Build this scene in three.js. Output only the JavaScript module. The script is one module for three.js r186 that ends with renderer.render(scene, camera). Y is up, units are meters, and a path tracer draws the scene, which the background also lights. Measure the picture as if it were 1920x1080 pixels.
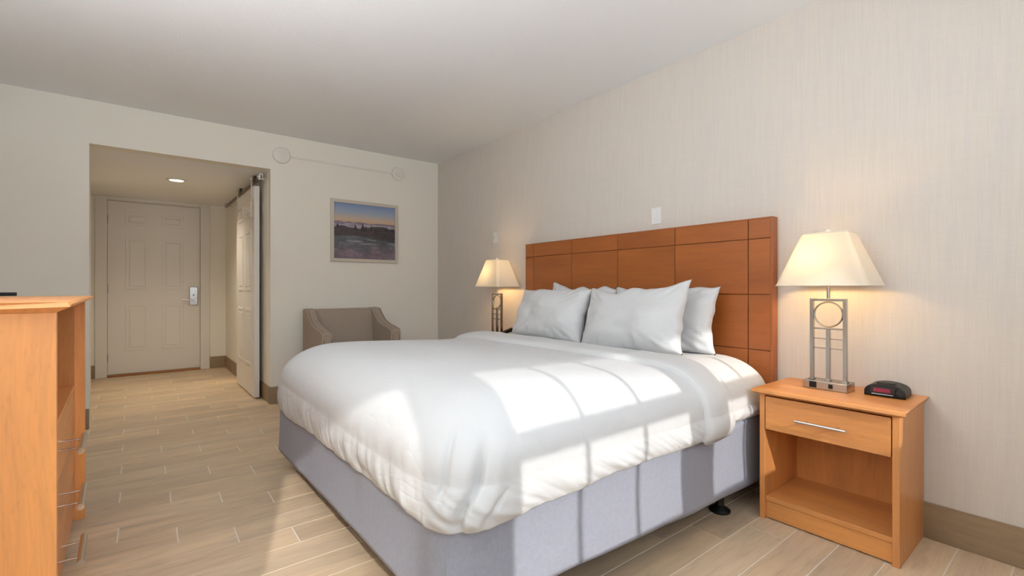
import * as THREE from 'three';
import { RoundedBoxGeometry } from 'three/addons/geometries/RoundedBoxGeometry.js';
import { mergeGeometries, mergeVertices, toCreasedNormals } from 'three/addons/utils/BufferGeometryUtils.js';
import { RectAreaLightUniformsLib } from 'three/addons/lights/RectAreaLightUniformsLib.js';

RectAreaLightUniformsLib.init();
const scene = new THREE.Scene();

// ---------------------------------------------------------------- camera
const YAW = 0.66288, CAMY = 1.0284;
const camera = new THREE.PerspectiveCamera(2 * Math.atan(540 / 873.34) * 180 / Math.PI, 1920 / 1080, 0.05, 200);
camera.position.set(0, CAMY, 0);
camera.lookAt(Math.sin(YAW), CAMY, -Math.cos(YAW));
scene.add(camera);

// ---------------------------------------------------------------- renderer, sky, sun
const renderer = new THREE.WebGLRenderer({ antialias: true });
renderer.toneMapping = THREE.LinearToneMapping;
renderer.toneMappingExposure = 1.0;
renderer.shadowMap.enabled = true;
renderer.shadowMap.type = THREE.PCFSoftShadowMap;

scene.background = new THREE.Color().setRGB(0.83, 0.94, 1.10);
scene.backgroundIntensity = 4.6;

const SUN = new THREE.Vector3(0.29, -0.53, -1).normalize();
const sun = new THREE.DirectionalLight(new THREE.Color().setRGB(1.0, 0.98, 0.945), 2.7);
sun.position.set(1, 0.6, -1.6).addScaledVector(SUN, -9);
sun.target.position.set(1, 0.6, -1.6);
sun.castShadow = true;
sun.shadow.mapSize.set(4096, 4096);
sun.shadow.radius = 1.4;
Object.assign(sun.shadow.camera, { left: -6, right: 6, top: 6, bottom: -6, near: 0.5, far: 24 });
scene.add(sun, sun.target);

// ---------------------------------------------------------------- sizes of the room (metres)
const W = 2.5315, D = -4.579, H = 2.4026, ZD = -7.08, XL = -0.86, ZW = 0.45, WT = 0.12;
const OL = -0.34, OR = 0.855, OT = 2.085, ALX = -0.56, ARF = 0.795, BB = 0.148;

// ---------------------------------------------------------------- seeded noise
function rng(seed) { let s = seed >>> 0; return () => { s = (s + 0x6D2B79F5) >>> 0; let t = s; t = Math.imul(t ^ (t >>> 15), t | 1); t ^= t + Math.imul(t ^ (t >>> 7), t | 61); return ((t ^ (t >>> 14)) >>> 0) / 4294967296; }; }
function hash2(x, y, s) { let h = Math.imul(x, 374761393) ^ Math.imul(y, 668265263) ^ Math.imul(s, 974634777); h = Math.imul(h ^ (h >>> 13), 1274126177); return ((h ^ (h >>> 16)) >>> 0) / 4294967296; }
// tiling value noise: period px, py cells
function vn(x, y, px, py, s) {
  const xi = Math.floor(x), yi = Math.floor(y), fx = x - xi, fy = y - yi;
  const u = fx * fx * (3 - 2 * fx), v = fy * fy * (3 - 2 * fy), m = (a, n) => ((a % n) + n) % n;
  const a = hash2(m(xi, px), m(yi, py), s), b = hash2(m(xi + 1, px), m(yi, py), s), c = hash2(m(xi, px), m(yi + 1, py), s), d = hash2(m(xi + 1, px), m(yi + 1, py), s);
  return a + (b - a) * u + (c - a) * v + (a - b - c + d) * u * v;
}
const n1 = (x, y, s) => vn(x, y, 4096, 4096, s) * 2 - 1;
const clamp = (x, a = 0, b = 1) => Math.min(b, Math.max(a, x));
const sm = (a, b, x) => { const t = clamp((x - a) / (b - a)); return t * t * (3 - 2 * t); };
const lerp = (a, b, t) => a + (b - a) * t;

// ---------------------------------------------------------------- textures
function tex(w, h, fn, color = true) {
  const d = new Uint8Array(w * h * 4);
  for (let y = 0; y < h; y++) for (let x = 0; x < w; x++) {
    const c = fn(x / w, y / h, x, y), i = (y * w + x) * 4;
    d[i] = clamp(c[0], 0, 255); d[i + 1] = clamp(c[1] ?? c[0], 0, 255); d[i + 2] = clamp(c[2] ?? c[0], 0, 255); d[i + 3] = 255;
  }
  const t = new THREE.DataTexture(d, w, h, THREE.RGBAFormat);
  t.wrapS = t.wrapT = THREE.RepeatWrapping; t.magFilter = THREE.LinearFilter; t.minFilter = THREE.LinearMipmapLinearFilter; t.generateMipmaps = true;
  if (color) t.colorSpace = THREE.SRGBColorSpace;
  t.needsUpdate = true;
  return t;
}
function rep(t, w, h) { const c = t.clone(); c.repeat.set(1 / w, 1 / h); c.needsUpdate = true; return c; }
// cherry-toned wood veneer, grain along u; one tile is 1.6 x 0.8 m
const woodT = tex(1024, 512, (u, v) => {
  const warp = (vn(u * 5, v * 6, 5, 6, 3) - 0.5) * 0.05;
  const fine = vn(u * 26, (v + warp) * 230, 26, 230, 11) - 0.5, mid = vn(u * 9, (v + warp) * 60, 9, 60, 12) - 0.5, big = vn(u * 4, (v + warp) * 9, 4, 9, 13) - 0.5;
  const fl = Math.pow(vn(u * 90, v * 190, 90, 190, 17), 6);
  const k = 1 + 0.045 * fine + 0.05 * mid + 0.10 * big - 0.04 * fl;
  return [216 * k, 146 * (k + 0.03 * big), 82 * (k - 0.03 * mid)];
});
// taupe wood-look porcelain, grain along u; one tile is 1.8 x 0.6 m
const plankT = tex(1024, 512, (u, v) => {
  const warp = (vn(u * 4, v * 4, 4, 4, 23) - 0.5) * 0.1;
  const fine = vn(u * 40, (v + warp) * 150, 40, 150, 21) - 0.5, mid = vn(u * 12, (v + warp) * 34, 12, 34, 22) - 0.5, big = vn(u * 5, (v + warp) * 9, 5, 9, 24) - 0.5;
  const st = Math.pow(vn(u * 22, (v + warp) * 44, 22, 44, 25), 5);
  const k = 1 + 0.05 * fine + 0.05 * mid + 0.09 * big - 0.07 * st;
  return [220 * k, 195 * k, 163 * (k - 0.02 * big)];
});
// woven vinyl wallcovering: slubby horizontal and vertical threads; one tile is 0.7 m
const paperT = tex(1024, 1024, (u, v) => {
  const a = vn(u * 300, v * 8, 300, 8, 31) - 0.5, b = vn(u * 12, v * 330, 12, 330, 32) - 0.5, c = vn(u * 64, v * 3, 64, 3, 33) - 0.5, e = vn(u * 420, v * 420, 420, 420, 34) - 0.5;
  const k = 1 + 0.022 * a + 0.014 * b + 0.014 * c + 0.02 * e;
  return [217 * k, 208 * k, 198 * (k - 0.02 * c)];
});
const paperB = tex(512, 512, (u, v) => [128 + 120 * (0.5 * (vn(u * 150, v * 8, 150, 8, 31) - 0.5) + 0.5 * (vn(u * 12, v * 165, 12, 165, 32) - 0.5))], false);
// stippled paint
const paintB = tex(512, 512, (u, v) => [128 + 90 * (vn(u * 90, v * 90, 90, 90, 41) - 0.5) + 70 * (vn(u * 200, v * 200, 200, 200, 42) - 0.5)], false);
// knit / twill cloth
const weaveB = tex(512, 512, (u, v, x, y) => [128 + 60 * Math.sin((x + y) * Math.PI / 8) * Math.sin((x - y) * Math.PI / 16) + 60 * (vn(u * 128, v * 128, 128, 128, 51) - 0.5)], false);
const weaveT = tex(512, 512, (u, v, x, y) => { const k = 236 + 14 * Math.sin((x + y) * Math.PI / 8) * Math.sin((x - y) * Math.PI / 16) + 16 * (vn(u * 200, v * 200, 200, 200, 52) - 0.5) + 8 * (vn(u * 20, v * 20, 20, 20, 53) - 0.5); return [k, k, k]; });
// cotton: soft crumple for the bump
const cottonB = tex(1024, 1024, (u, v) => {
  const w1 = vn(u * 6, v * 6, 6, 6, 63), w2 = vn(u * 6, v * 6, 6, 6, 64);
  const r = 1 - Math.abs(2 * vn((u + w1 * 0.12) * 14, (v + w2 * 0.12) * 14, 14, 14, 61) - 1), r2 = 1 - Math.abs(2 * vn((u + w2 * 0.08) * 34, (v + w1 * 0.08) * 34, 34, 34, 62) - 1);
  return [90 * Math.pow(r, 3) + 40 * Math.pow(r2, 3) + 60 * vn(u * 10, v * 10, 10, 10, 65) + 40];
}, false);
const brushB = tex(512, 256, (u, v) => [128 + 100 * (vn(u * 4, v * 256, 4, 256, 71) - 0.5)], false);

// ---------------------------------------------------------------- materials
const C3 = (r, g, b) => new THREE.Color().setRGB(r, g, b);
const std = (o) => new THREE.MeshStandardMaterial(o), phy = (o) => new THREE.MeshPhysicalMaterial(o);
const M = {
  wood: phy({ map: rep(woodT, 1.6, 0.8), roughness: 0.42, clearcoat: 0.25, clearcoatRoughness: 0.35 }),
  woodHead: phy({ map: rep(woodT, 1.6, 0.8), color: C3(0.54, 0.37, 0.235), roughness: 0.42, clearcoat: 0.25, clearcoatRoughness: 0.35 }),
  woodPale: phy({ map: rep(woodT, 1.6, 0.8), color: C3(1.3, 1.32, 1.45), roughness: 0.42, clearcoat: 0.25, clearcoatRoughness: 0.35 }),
  woodIn: phy({ map: rep(woodT, 1.6, 0.8), roughness: 0.5 }),
  plank: [[1, 1, 1], [0.93, 0.92, 0.91], [1.06, 1.05, 1.03], [0.97, 0.95, 0.93]].map(([r, g, b]) => phy({ map: rep(plankT, 1.8, 0.6), color: C3(r * 0.95, g * 0.95, b * 0.95), roughness: 0.48, bumpMap: rep(plankT, 1.8, 0.6), bumpScale: 0.0012 })),
  tileBase: phy({ map: rep(plankT, 1.8, 0.6), color: C3(0.46, 0.42, 0.385), roughness: 0.5 }),
  grout: std({ color: C3(0.84, 0.76, 0.65), roughness: 0.95 }),
  paper: std({ map: rep(paperT, 0.7, 0.7), bumpMap: rep(paperB, 0.35, 0.35), bumpScale: 0.00012, roughness: 0.85 }),
  paint: std({ color: C3(0.88, 0.83, 0.725), roughness: 0.8, bumpMap: rep(paintB, 0.4, 0.4), bumpScale: 0.0004 }),
  ceil: std({ color: C3(0.905, 0.91, 0.905), roughness: 0.9, bumpMap: rep(paintB, 0.5, 0.5), bumpScale: 0.0012 }),
  trim: phy({ color: C3(0.76, 0.715, 0.64), roughness: 0.45 }),
  door: phy({ color: C3(0.78, 0.735, 0.665), roughness: 0.42 }),
  slide: phy({ color: C3(0.82, 0.77, 0.71), roughness: 0.4 }),
  steel: std({ color: C3(0.44, 0.415, 0.385), metalness: 1, roughness: 0.22, bumpMap: rep(brushB, 0.2, 0.05), bumpScale: 0.00015 }),
  chrome: std({ color: C3(0.75, 0.74, 0.72), metalness: 1, roughness: 0.16 }),
  bronze: std({ color: C3(0.16, 0.125, 0.10), metalness: 0.9, roughness: 0.35 }),
  darkMetal: std({ color: C3(0.03, 0.03, 0.032), metalness: 0.6, roughness: 0.4 }),
  blackPlastic: phy({ color: C3(0.010, 0.010, 0.011), roughness: 0.42, specularIntensity: 0.6 }),
  blackMatte: std({ color: C3(0.02, 0.02, 0.02), roughness: 0.6 }),
  greyMark: std({ color: C3(0.45, 0.45, 0.46), roughness: 0.5 }),
  whitePlastic: phy({ color: C3(0.80, 0.79, 0.77), roughness: 0.4 }),
  creamPlastic: phy({ color: C3(0.84, 0.79, 0.70), roughness: 0.45 }),
  cotton: phy({ color: C3(0.65, 0.65, 0.65), roughness: 0.9, bumpMap: rep(cottonB, 0.9, 0.9), bumpScale: 0.0012 }),
  sheet: phy({ color: C3(0.66, 0.66, 0.66), roughness: 0.9, bumpMap: rep(cottonB, 0.5, 0.5), bumpScale: 0.002 }),
  pillow: phy({ color: C3(0.65, 0.65, 0.65), roughness: 0.9, bumpMap: rep(cottonB, 0.8, 0.8), bumpScale: 0.002 }),
  skirt: std({ color: C3(0.44, 0.46, 0.545), map: rep(weaveT, 0.16, 0.16), bumpMap: rep(weaveB, 0.16, 0.16), bumpScale: 0.0012, roughness: 0.95 }),
  seatCloth: std({ color: C3(0.47, 0.375, 0.295), map: rep(weaveT, 0.12, 0.12), bumpMap: rep(weaveB, 0.12, 0.12), bumpScale: 0.0008, roughness: 0.95 }),
  piping: std({ color: C3(0.17, 0.125, 0.095), roughness: 0.9 }),
  darkWood: std({ color: C3(0.05, 0.03, 0.02), roughness: 0.5 }),
  threshold: std({ map: rep(woodT, 1.6, 0.8), color: C3(0.5, 0.45, 0.4), roughness: 0.5 }),
  shade: phy({ color: C3(0.72, 0.67, 0.575), roughness: 1, transmission: 0.2, thickness: 0, bumpMap: rep(weaveB, 0.05, 0.05), bumpScale: 0.0003 }),
  shadeTrim: std({ color: C3(0.80, 0.74, 0.62), roughness: 0.9 }),
  bulb: std({ color: C3(1, 0.9, 0.7), emissive: C3(1, 0.72, 0.36), emissiveIntensity: 6 }),
  downlight: std({ color: C3(1, 0.95, 0.85), emissive: C3(1, 0.80, 0.52), emissiveIntensity: 6 }),
  addedUplight: std({ color: C3(1, 1, 1), emissive: C3(0.95, 0.99, 1.04), emissiveIntensity: 5 }),  // glow of the added uplighter
  glass: phy({ color: C3(1, 1, 1), roughness: 0, transmission: 1, thickness: 0, ior: 1.5 }),
  winFrame: phy({ color: C3(0.8, 0.8, 0.78), roughness: 0.4 }),
  concrete: std({ color: C3(0.84, 0.82, 0.78), roughness: 0.95, bumpMap: rep(paintB, 0.5, 0.5), bumpScale: 0.002 }),
  pictureFrame: phy({ color: C3(0.62, 0.55, 0.45), roughness: 0.4 }),
  pictureMat: std({ color: C3(0.70, 0.63, 0.53), roughness: 0.7 }),
  ledWindow: phy({ color: C3(0.16, 0.012, 0.035), emissive: C3(0.5, 0.02, 0.08), emissiveIntensity: 0.25, roughness: 0.15 }),
};

// ---------------------------------------------------------------- helpers
// uv in metres, projected per face along the main axis of its normal; u runs along the grain axis where it can
function muv(g, grain = 'x', ou = 0, ov = 0) {
  g = g.index ? g.toNonIndexed() : g;
  const p = g.attributes.position, uv = new Float32Array(p.count * 2), a = new THREE.Vector3(), b = new THREE.Vector3(), c = new THREE.Vector3(), gi = 'xyz'.indexOf(grain);
  for (let i = 0; i < p.count; i += 3) {
    a.fromBufferAttribute(p, i); b.fromBufferAttribute(p, i + 1); c.fromBufferAttribute(p, i + 2);
    const n = b.clone().sub(a).cross(c.clone().sub(a)), ab = [Math.abs(n.x), Math.abs(n.y), Math.abs(n.z)], d = ab.indexOf(Math.max(...ab));
    let q = [0, 1, 2].filter((k) => k !== d);
    if (q[1] === gi) q.reverse();
    [a, b, c].forEach((w, k) => { const t = [w.x, w.y, w.z]; uv[(i + k) * 2] = t[q[0]] + ou; uv[(i + k) * 2 + 1] = t[q[1]] + ov; });
  }
  g.setAttribute('uv', new THREE.BufferAttribute(uv, 2));
  return g;
}
const clean = (g) => { const o = new THREE.BufferGeometry(), s = g.index ? g.toNonIndexed() : g; for (const k of ['position', 'normal', 'uv']) if (s.attributes[k]) o.setAttribute(k, s.attributes[k]); return o; };
const join = (gs) => (gs.length === 1 ? gs[0] : mergeGeometries(gs.map(clean)));
// box from its low to its high corner; r > 0 rounds the edges
function bx(x0, y0, z0, x1, y1, z1, r = 0, grain = 'x', ou = 0, ov = 0) {
  const sx = x1 - x0, sy = y1 - y0, sz = z1 - z0, rr = Math.min(r, sx * 0.49, sy * 0.49, sz * 0.49);
  const g = rr > 0 ? new RoundedBoxGeometry(sx, sy, sz, 2, rr) : new THREE.BoxGeometry(sx, sy, sz);
  g.translate((x0 + x1) / 2, (y0 + y1) / 2, (z0 + z1) / 2);
  return muv(g, grain, ou, ov);
}
function cyl(r0, r1, from, to, n = 20, caps = true) {
  const a = new THREE.Vector3(...from), b = new THREE.Vector3(...to), d = b.clone().sub(a), l = d.length();
  const g = new THREE.CylinderGeometry(r1, r0, l, n, 1, !caps);
  g.applyQuaternion(new THREE.Quaternion().setFromUnitVectors(new THREE.Vector3(0, 1, 0), d.normalize()));
  g.translate((a.x + b.x) / 2, (a.y + b.y) / 2, (a.z + b.z) / 2);
  return g;
}
function lathe(pts, n = 32) { return new THREE.LatheGeometry(pts.map(([r, y]) => new THREE.Vector2(r, y)), n); }
const taken = new Map();
const numbered = (n) => { const k = taken.get(n) ?? 0; taken.set(n, k + 1); return k ? n + '_' + String(k).padStart(3, '0') : n; };
const shadow = (m) => { m.castShadow = m.receiveShadow = true; return m; };
function part(name, g, m, parent) { const o = shadow(new THREE.Mesh(Array.isArray(g) ? join(g) : g, m)); o.name = name; parent.add(o); return o; }
function thing(name, label, category, pos = [0, 0, 0], turn = 0, group) {
  const o = new THREE.Group(); o.name = numbered(name); o.position.set(...pos); o.rotation.y = turn; o.userData = { label, category }; if (group) o.userData.group = group; scene.add(o); return o;
}
function one(name, g, m, label, category, pos = [0, 0, 0], group) {
  const o = shadow(new THREE.Mesh(Array.isArray(g) ? join(g) : g, m)); o.name = numbered(name); o.position.set(...pos); o.userData = { label, category }; if (group) o.userData.group = group; scene.add(o); return o;
}
function struct(name, g, m, label, category) { const o = one(name, g, m, label, category); o.userData.kind = 'structure'; return o; }
function structGroup(name, label, category, pos, turn) { const o = thing(name, label, category, pos, turn); o.userData.kind = 'structure'; return o; }
function grid(nu, nv, fn, uvfn) {
  const p = [], uv = [], ix = [];
  for (let j = 0; j <= nv; j++) for (let i = 0; i <= nu; i++) { const q = fn(i / nu, j / nv); p.push(...q); const t = uvfn ? uvfn(i / nu, j / nv, q) : [q[0], q[2]]; uv.push(...t); }
  for (let j = 0; j < nv; j++) for (let i = 0; i < nu; i++) { const a = j * (nu + 1) + i, b = a + 1, c = a + nu + 1, d = c + 1; ix.push(a, b, d, a, d, c); }
  const g = new THREE.BufferGeometry();
  g.setAttribute('position', new THREE.Float32BufferAttribute(p, 3)); g.setAttribute('uv', new THREE.Float32BufferAttribute(uv, 2)); g.setIndex(ix); g.computeVertexNormals();
  return g;
}
const flip = (g) => { const ix = g.index.array; for (let i = 0; i < ix.length; i += 3) { const t = ix[i]; ix[i] = ix[i + 1]; ix[i + 1] = t; } g.computeVertexNormals(); return g; };
function extrude(pts, depth, bevel = 0, holes = [], seg = 2) {
  const s = new THREE.Shape(pts.map(([x, y]) => new THREE.Vector2(x, y)));
  for (const h of holes) s.holes.push(new THREE.Path(h.map(([x, y]) => new THREE.Vector2(x, y))));
  return new THREE.ExtrudeGeometry(s, { depth, bevelEnabled: bevel > 0, bevelSize: bevel, bevelThickness: bevel, bevelSegments: seg, bevelOffset: -bevel, curveSegments: 12 });
}
const rect = (x0, y0, x1, y1) => [[x0, y0], [x1, y0], [x1, y1], [x0, y1]];

// ================================================================ THE ROOM
// floor: grout bed with planks laid along x, each row shifted by a third
{
  const floor = structGroup('floor', 'taupe wood-look plank tile floor with pale grout lines', 'floor');
  part('grout_bed', bx(XL - WT, -0.12, ZD - WT, W + WT, -0.0016, ZW + WT), M.grout, floor);
  const P = 0.150, L = 0.576, R = rng(5), gap = 0.0026, rest = [];
  const c = Math.cos(YAW), s = Math.sin(YAW), cand = [];
  for (let n = -32; n <= 25; n++) {
    const zc = -2.54 + P * n, z0 = zc - P / 2, z1 = zc + P / 2;
    if (z1 < ZD + 0.01 || z0 > ZW - 0.01) continue;
    const inAl = zc < D - 0.02, xa = inAl ? ALX : XL, xb = inAl ? OR - (D - zc) * 0.024 : W;
    const off = -0.1 + 0.192 * n + 0.022 * (zc + 2.54);
    for (let k = -12; k <= 12; k++) {
      const x0 = Math.max(xa, off + k * L), x1 = Math.min(xb, off + (k + 1) * L);
      if (x1 - x0 < 0.03) continue;
      const xm = (x0 + x1) / 2, w = xm * s - zc * c, u = 960 + 873 * (xm * c + zc * s) / w, v = 540 + 873 * CAMY / w;
      const under = xm > 0.85 && xm < 2.4 && zc < -1.45 && zc > -4.3;
      const seen = w > 0.4 && u > 20 && u < 2150 && v < 1330 && !under && !(xm < -0.45 && zc > -4.4);
      cand.push({ x0, x1, z0: Math.max(z0, ZD), z1: Math.min(z1, ZW), score: seen ? 1 / w : -1 });
    }
  }
  cand.sort((a, b) => b.score - a.score);
  cand.forEach((q, i) => {
    const g = bx(q.x0 + gap / 1, -0.009, q.z0 + gap / 1, q.x1 - gap / 1, (R() - 0.5) * 0.0004, q.z1 - gap / 1, 0, 'x', R() * 1.8, R() * 0.6), m = M.plank[Math.floor(R() * 4)];
    if (q.score > 0 && i < 290) { const o = part(i ? 'plank_' + String(i).padStart(3, '0') : 'plank', g, m, floor); o.name = 'plank'; } else rest.push(g);
  });
  const r = part('hidden_planks', rest, M.plank[0], floor); r.userData.kind = 'stuff';
}
// ceiling and walls (with thickness)
struct('ceiling', bx(XL - WT, H, D - WT, W + WT, H + 0.15, ZW + WT), M.ceil, 'smooth white ceiling over the bedroom', 'ceiling');
struct('wall_right', bx(W, 0, D - WT, W + WT, H, ZW + WT, 0, 'z'), M.paper, 'wall behind the bed with beige woven wallcovering', 'wall');
struct('wall_left', bx(XL - WT, 0, D - WT, XL, H, ZW + WT), M.paint, 'cream painted side wall behind the dresser', 'wall');
struct('wall_back', [bx(XL, 0, D - WT, OL, H, D), bx(OR, 0, D - WT, W, H, D), bx(OL, OT, D - WT, OR, H, D)], M.paint, 'cream painted back wall with the entry opening', 'wall');
// entry passage
const AR = (z) => OR - (D - z) * (OR - ARF) / (D - ZD);   // right wall of the passage leans in a little
struct('ceiling_entry', bx(ALX - WT, OT, ZD - WT, OR + 1.5, OT + 0.12, D - WT), M.ceil, 'low white ceiling over the entry passage', 'ceiling');
struct('wall_entry_left', bx(ALX - WT, 0, ZD - WT, ALX, OT, D - WT), M.paint, 'cream left wall of the entry passage', 'wall');
struct('wall_entry_back', [bx(ALX, 0, ZD - WT, -0.378, OT, ZD), bx(0.526, 0, ZD - WT, OR, OT, ZD), bx(-0.378, 2.052, ZD - WT, 0.526, OT, ZD)], M.paint, 'cream end wall around the entry door', 'wall');
const BZ0 = -6.06, BZ1 = -5.16, BT = 2.0;   // doorway to the bathroom
function skewWall(z0, z1, y0, y1, t = WT) { const s = [[AR(z0), -z0], [AR(z0) + t, -z0], [AR(z1) + t, -z1], [AR(z1), -z1]]; const g = extrude(s, y1 - y0); g.rotateX(-Math.PI / 2); g.translate(0, y0, 0); return muv(g, 'y'); }
struct('wall_entry_right', [skewWall(D - WT, BZ1, 0, OT), skewWall(BZ0, ZD, 0, OT), skewWall(BZ1, BZ0, BT, OT)], M.paint, 'cream right wall of the entry passage behind the sliding door', 'wall');
struct('wall_bathroom', [bx(OR + WT, 0, -5.02, OR + 1.5, OT, -4.9), bx(OR + WT, 0, -7.2, OR + 1.5, OT, -6.9), bx(OR + 1.4, 0, -6.9, OR + 1.5, OT, -5.02)], M.paint, 'cream bathroom walls beyond the sliding door', 'wall');
struct('floor_bathroom', bx(AR(BZ0) , -0.12, -6.9, OR + 1.4, -0.001, -5.02), M.tileBase, 'tiled bathroom floor beyond the sliding door', 'floor');
// baseboards of the same tile
{
  const t = 0.01;
  struct('baseboard_right', bx(W - t, 0, D, W, BB, ZW, 0.003, 'z'), M.tileBase, 'taupe tile baseboard along the wallcovered wall', 'baseboard');
  struct('baseboard_back', [bx(XL, 0, D, OL, BB, D + t, 0.003), bx(OR, 0, D, W - t, BB, D + t, 0.003)], M.tileBase, 'taupe tile baseboard along the back wall', 'baseboard');
  struct('baseboard_entry_right', [(() => { const g = skewWall(D - 0.001, BZ1 + 0.07, 0, BB, t); g.translate(-t, 0, 0); return g; })(), (() => { const g = skewWall(BZ0 - 0.07, ZD, 0, BB, t); g.translate(-t, 0, 0); return g; })()], M.tileBase, 'taupe tile baseboard along the right side of the entry passage', 'baseboard');
  struct('baseboard_entry_back', [bx(ALX, 0, ZD, -0.48, BB, ZD + t, 0.002), bx(0.62, 0, ZD, ARF - t, BB, ZD + t, 0.002)], M.tileBase, 'taupe tile baseboard on the end wall beside the entry door', 'baseboard');
  struct('baseboard_entry_left', bx(ALX, 0, ZD + t, ALX + t, BB, D - WT, 0.002, 'z'), M.tileBase, 'taupe tile baseboard along the left side of the entry passage', 'baseboard');
  struct('baseboard_left', bx(XL, 0, D + t, XL + t, BB, ZW, 0.002, 'z'), M.tileBase, 'taupe tile baseboard behind the dresser', 'baseboard');
}
// window wall behind the camera: three windows
const WIN = [{ x0: -0.367, x1: 0.108, rail: 0, mun: [] }, { x0: 0.363, x1: 1.209, rail: 1, mun: [0.636, 0.928] }, { x0: 1.442, x1: 1.929, rail: 1, mun: [1.721] }];
const WB = 0.952, WTOP = 2.10, FZ = 0.51, FW = 0.04;
{
  const gs = [bx(XL, 0, ZW, W, WB - FW, ZW + WT), bx(XL, WTOP + FW, ZW, W, H, ZW + WT)];
  let x = XL;
  for (const w of WIN) { gs.push(bx(x, WB - FW, ZW, w.x0 - FW, WTOP + FW, ZW + WT)); x = w.x1 + FW; }
  gs.push(bx(x, WB - FW, ZW, W, WTOP + FW, ZW + WT));
  struct('wall_front', gs, M.paint, 'cream window wall behind the viewer', 'wall');
  WIN.forEach((w, i) => {
    const g = structGroup('window_' + (i + 1), ['plain white framed window nearest the dresser', 'wide white framed window with muntins and a middle rail', 'narrow white framed window nearest the bedside wall'][i], 'window', [0, 0, FZ]);
    part('frame', [bx(w.x0 - FW, WB - FW, -0.025, w.x0, WTOP + FW, 0.025), bx(w.x1, WB - FW, -0.025, w.x1 + FW, WTOP + FW, 0.025), bx(w.x0, WB - FW, -0.025, w.x1, WB, 0.025), bx(w.x0, WTOP, -0.025, w.x1, WTOP + FW, 0.025)], M.winFrame, g);
    if (w.rail) part('meeting_rail', bx(w.x0, 1.351, -0.015, w.x1, 1.431, 0.015), M.winFrame, g);
    for (const m of w.mun) part('muntin', bx(m - 0.009, WB, -0.008, m + 0.009, WTOP, 0.008), M.winFrame, g);
    part('pane', bx(w.x0, WB, -0.002, w.x1, WTOP, 0.0), M.glass, g);
  });
}
// outside, added unseen: the balcony slab over the windows that cuts off the high sun
struct('added_overhang', bx(-6, 2.45, ZW + WT, 8, 2.65, 1.83), M.concrete, 'added unseen concrete balcony slab over the windows', 'overhang');

// ---------------------------------------------------------------- entry door, its casing and threshold
function doorPanels(parent, mat, cols, rows, zf) {
  for (const [y0, y1] of rows) for (const [x0, x1] of cols) {
    const m = 0.028, ring = extrude(rect(x0, y0, x1, y1), 0.002, 0.004, [rect(x0 + m, y0 + m, x1 - m, y1 - m)], 3);
    const field = extrude(rect(x0 + m + 0.012, y0 + m + 0.012, x1 - m - 0.012, y1 - m - 0.012), 0.001, 0.005, [], 3);
    const g = join([ring, field]); g.translate(0, 0, zf);
    part('panel', muv(g, 'y'), mat, parent);
  }
}
{
  const d = structGroup('door_1', 'cream six-panel entry door with a steel lever lock', 'door', [0.0725, 0, ZD - 0.03]);
  part('leaf', bx(-0.445, 0.022, -0.045, 0.445, 2.042, 0, 0.003), M.door, d);
  doorPanels(d, M.door, [[-0.285, -0.072], [0.06, 0.272]], [[0.287, 0.835], [1.009, 1.616], [1.77, 1.912]], 0);
  const lock = part('lock_plate', bx(0.333, 0.813, 0, 0.421, 1.042, 0.022, 0.006), M.steel, d);
  part('lever', [cyl(0.012, 0.012, [0.39, 0.875, 0.02], [0.39, 0.875, 0.062], 16), cyl(0.011, 0.009, [0.395, 0.875, 0.058], [0.262, 0.885, 0.058], 16)], M.chrome, lock);
  part('keyhole', cyl(0.008, 0.008, [0.377, 0.94, 0.018], [0.377, 0.94, 0.024], 12), M.blackMatte, lock);
  for (const y of [0.22, 1.02, 1.82]) part('hinge', [cyl(0.009, 0.009, [-0.449, y - 0.05, 0.008], [-0.449, y + 0.05, 0.008], 12)], M.steel, d);
  part('door_guard', [bx(-0.505, 1.888, 0.031, -0.455, 1.902, 0.044, 0.003), bx(-0.462, 1.83, 0.0, -0.45, 1.90, 0.04, 0.003)], M.steel, d);
  const tr = structGroup('trim_1', 'cream casing around the entry door', 'trim', [0, 0, ZD]);
  part('side_casing', bx(-0.478, 0, 0, -0.373, OT, 0.018, 0.004, 'y'), M.trim, tr);
  part('side_casing', bx(0.521, 0, 0, 0.618, OT, 0.018, 0.004, 'y'), M.trim, tr);
  part('head_casing', bx(-0.373, 2.048, 0, 0.521, OT, 0.018, 0.004), M.trim, tr);
  part('jamb_stop', [bx(-0.378, 0, -0.1, -0.374, 2.048, 0), bx(0.5195, 0, -0.1, 0.5255, 2.048, 0), bx(-0.374, 2.044, -0.1, 0.5195, 2.05, 0)], M.trim, tr);
  struct('trim_2', bx(-0.374, 0, ZD - 0.1, 0.5195, 0.02, ZD + 0.03, 0.006), M.threshold, 'brown wooden threshold under the entry door', 'threshold');
  struct('wall_corridor', bx(-0.6, 0, ZD - 0.3, 0.8, 2.2, ZD - 0.2), M.paint, 'corridor wall beyond the entry door', 'wall');
}
// bathroom doorway casing
{
  const tr = structGroup('trim_3', 'cream casing of the bathroom doorway behind the sliding door', 'trim');
  for (const [z0, z1] of [[BZ0 - 0.07, BZ0], [BZ1, BZ1 + 0.07]]) part('side_casing', bx(AR((z0 + z1) / 2) - 0.014, 0, z0, AR((z0 + z1) / 2) + 0.004, BT + 0.06, z1, 0.003, 'y'), M.trim, tr);
  part('side_casing', bx(AR(BZ0), 0, BZ0, AR(BZ0) + WT + 0.01, BT, BZ0 + 0.012, 0.002, 'y'), M.trim, tr);
  part('head_casing', bx(AR(BZ0) - 0.012, BT, BZ0, AR(BZ1) + 0.004, BT + 0.06, BZ1, 0.003, 'z'), M.trim, tr);
}
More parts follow.
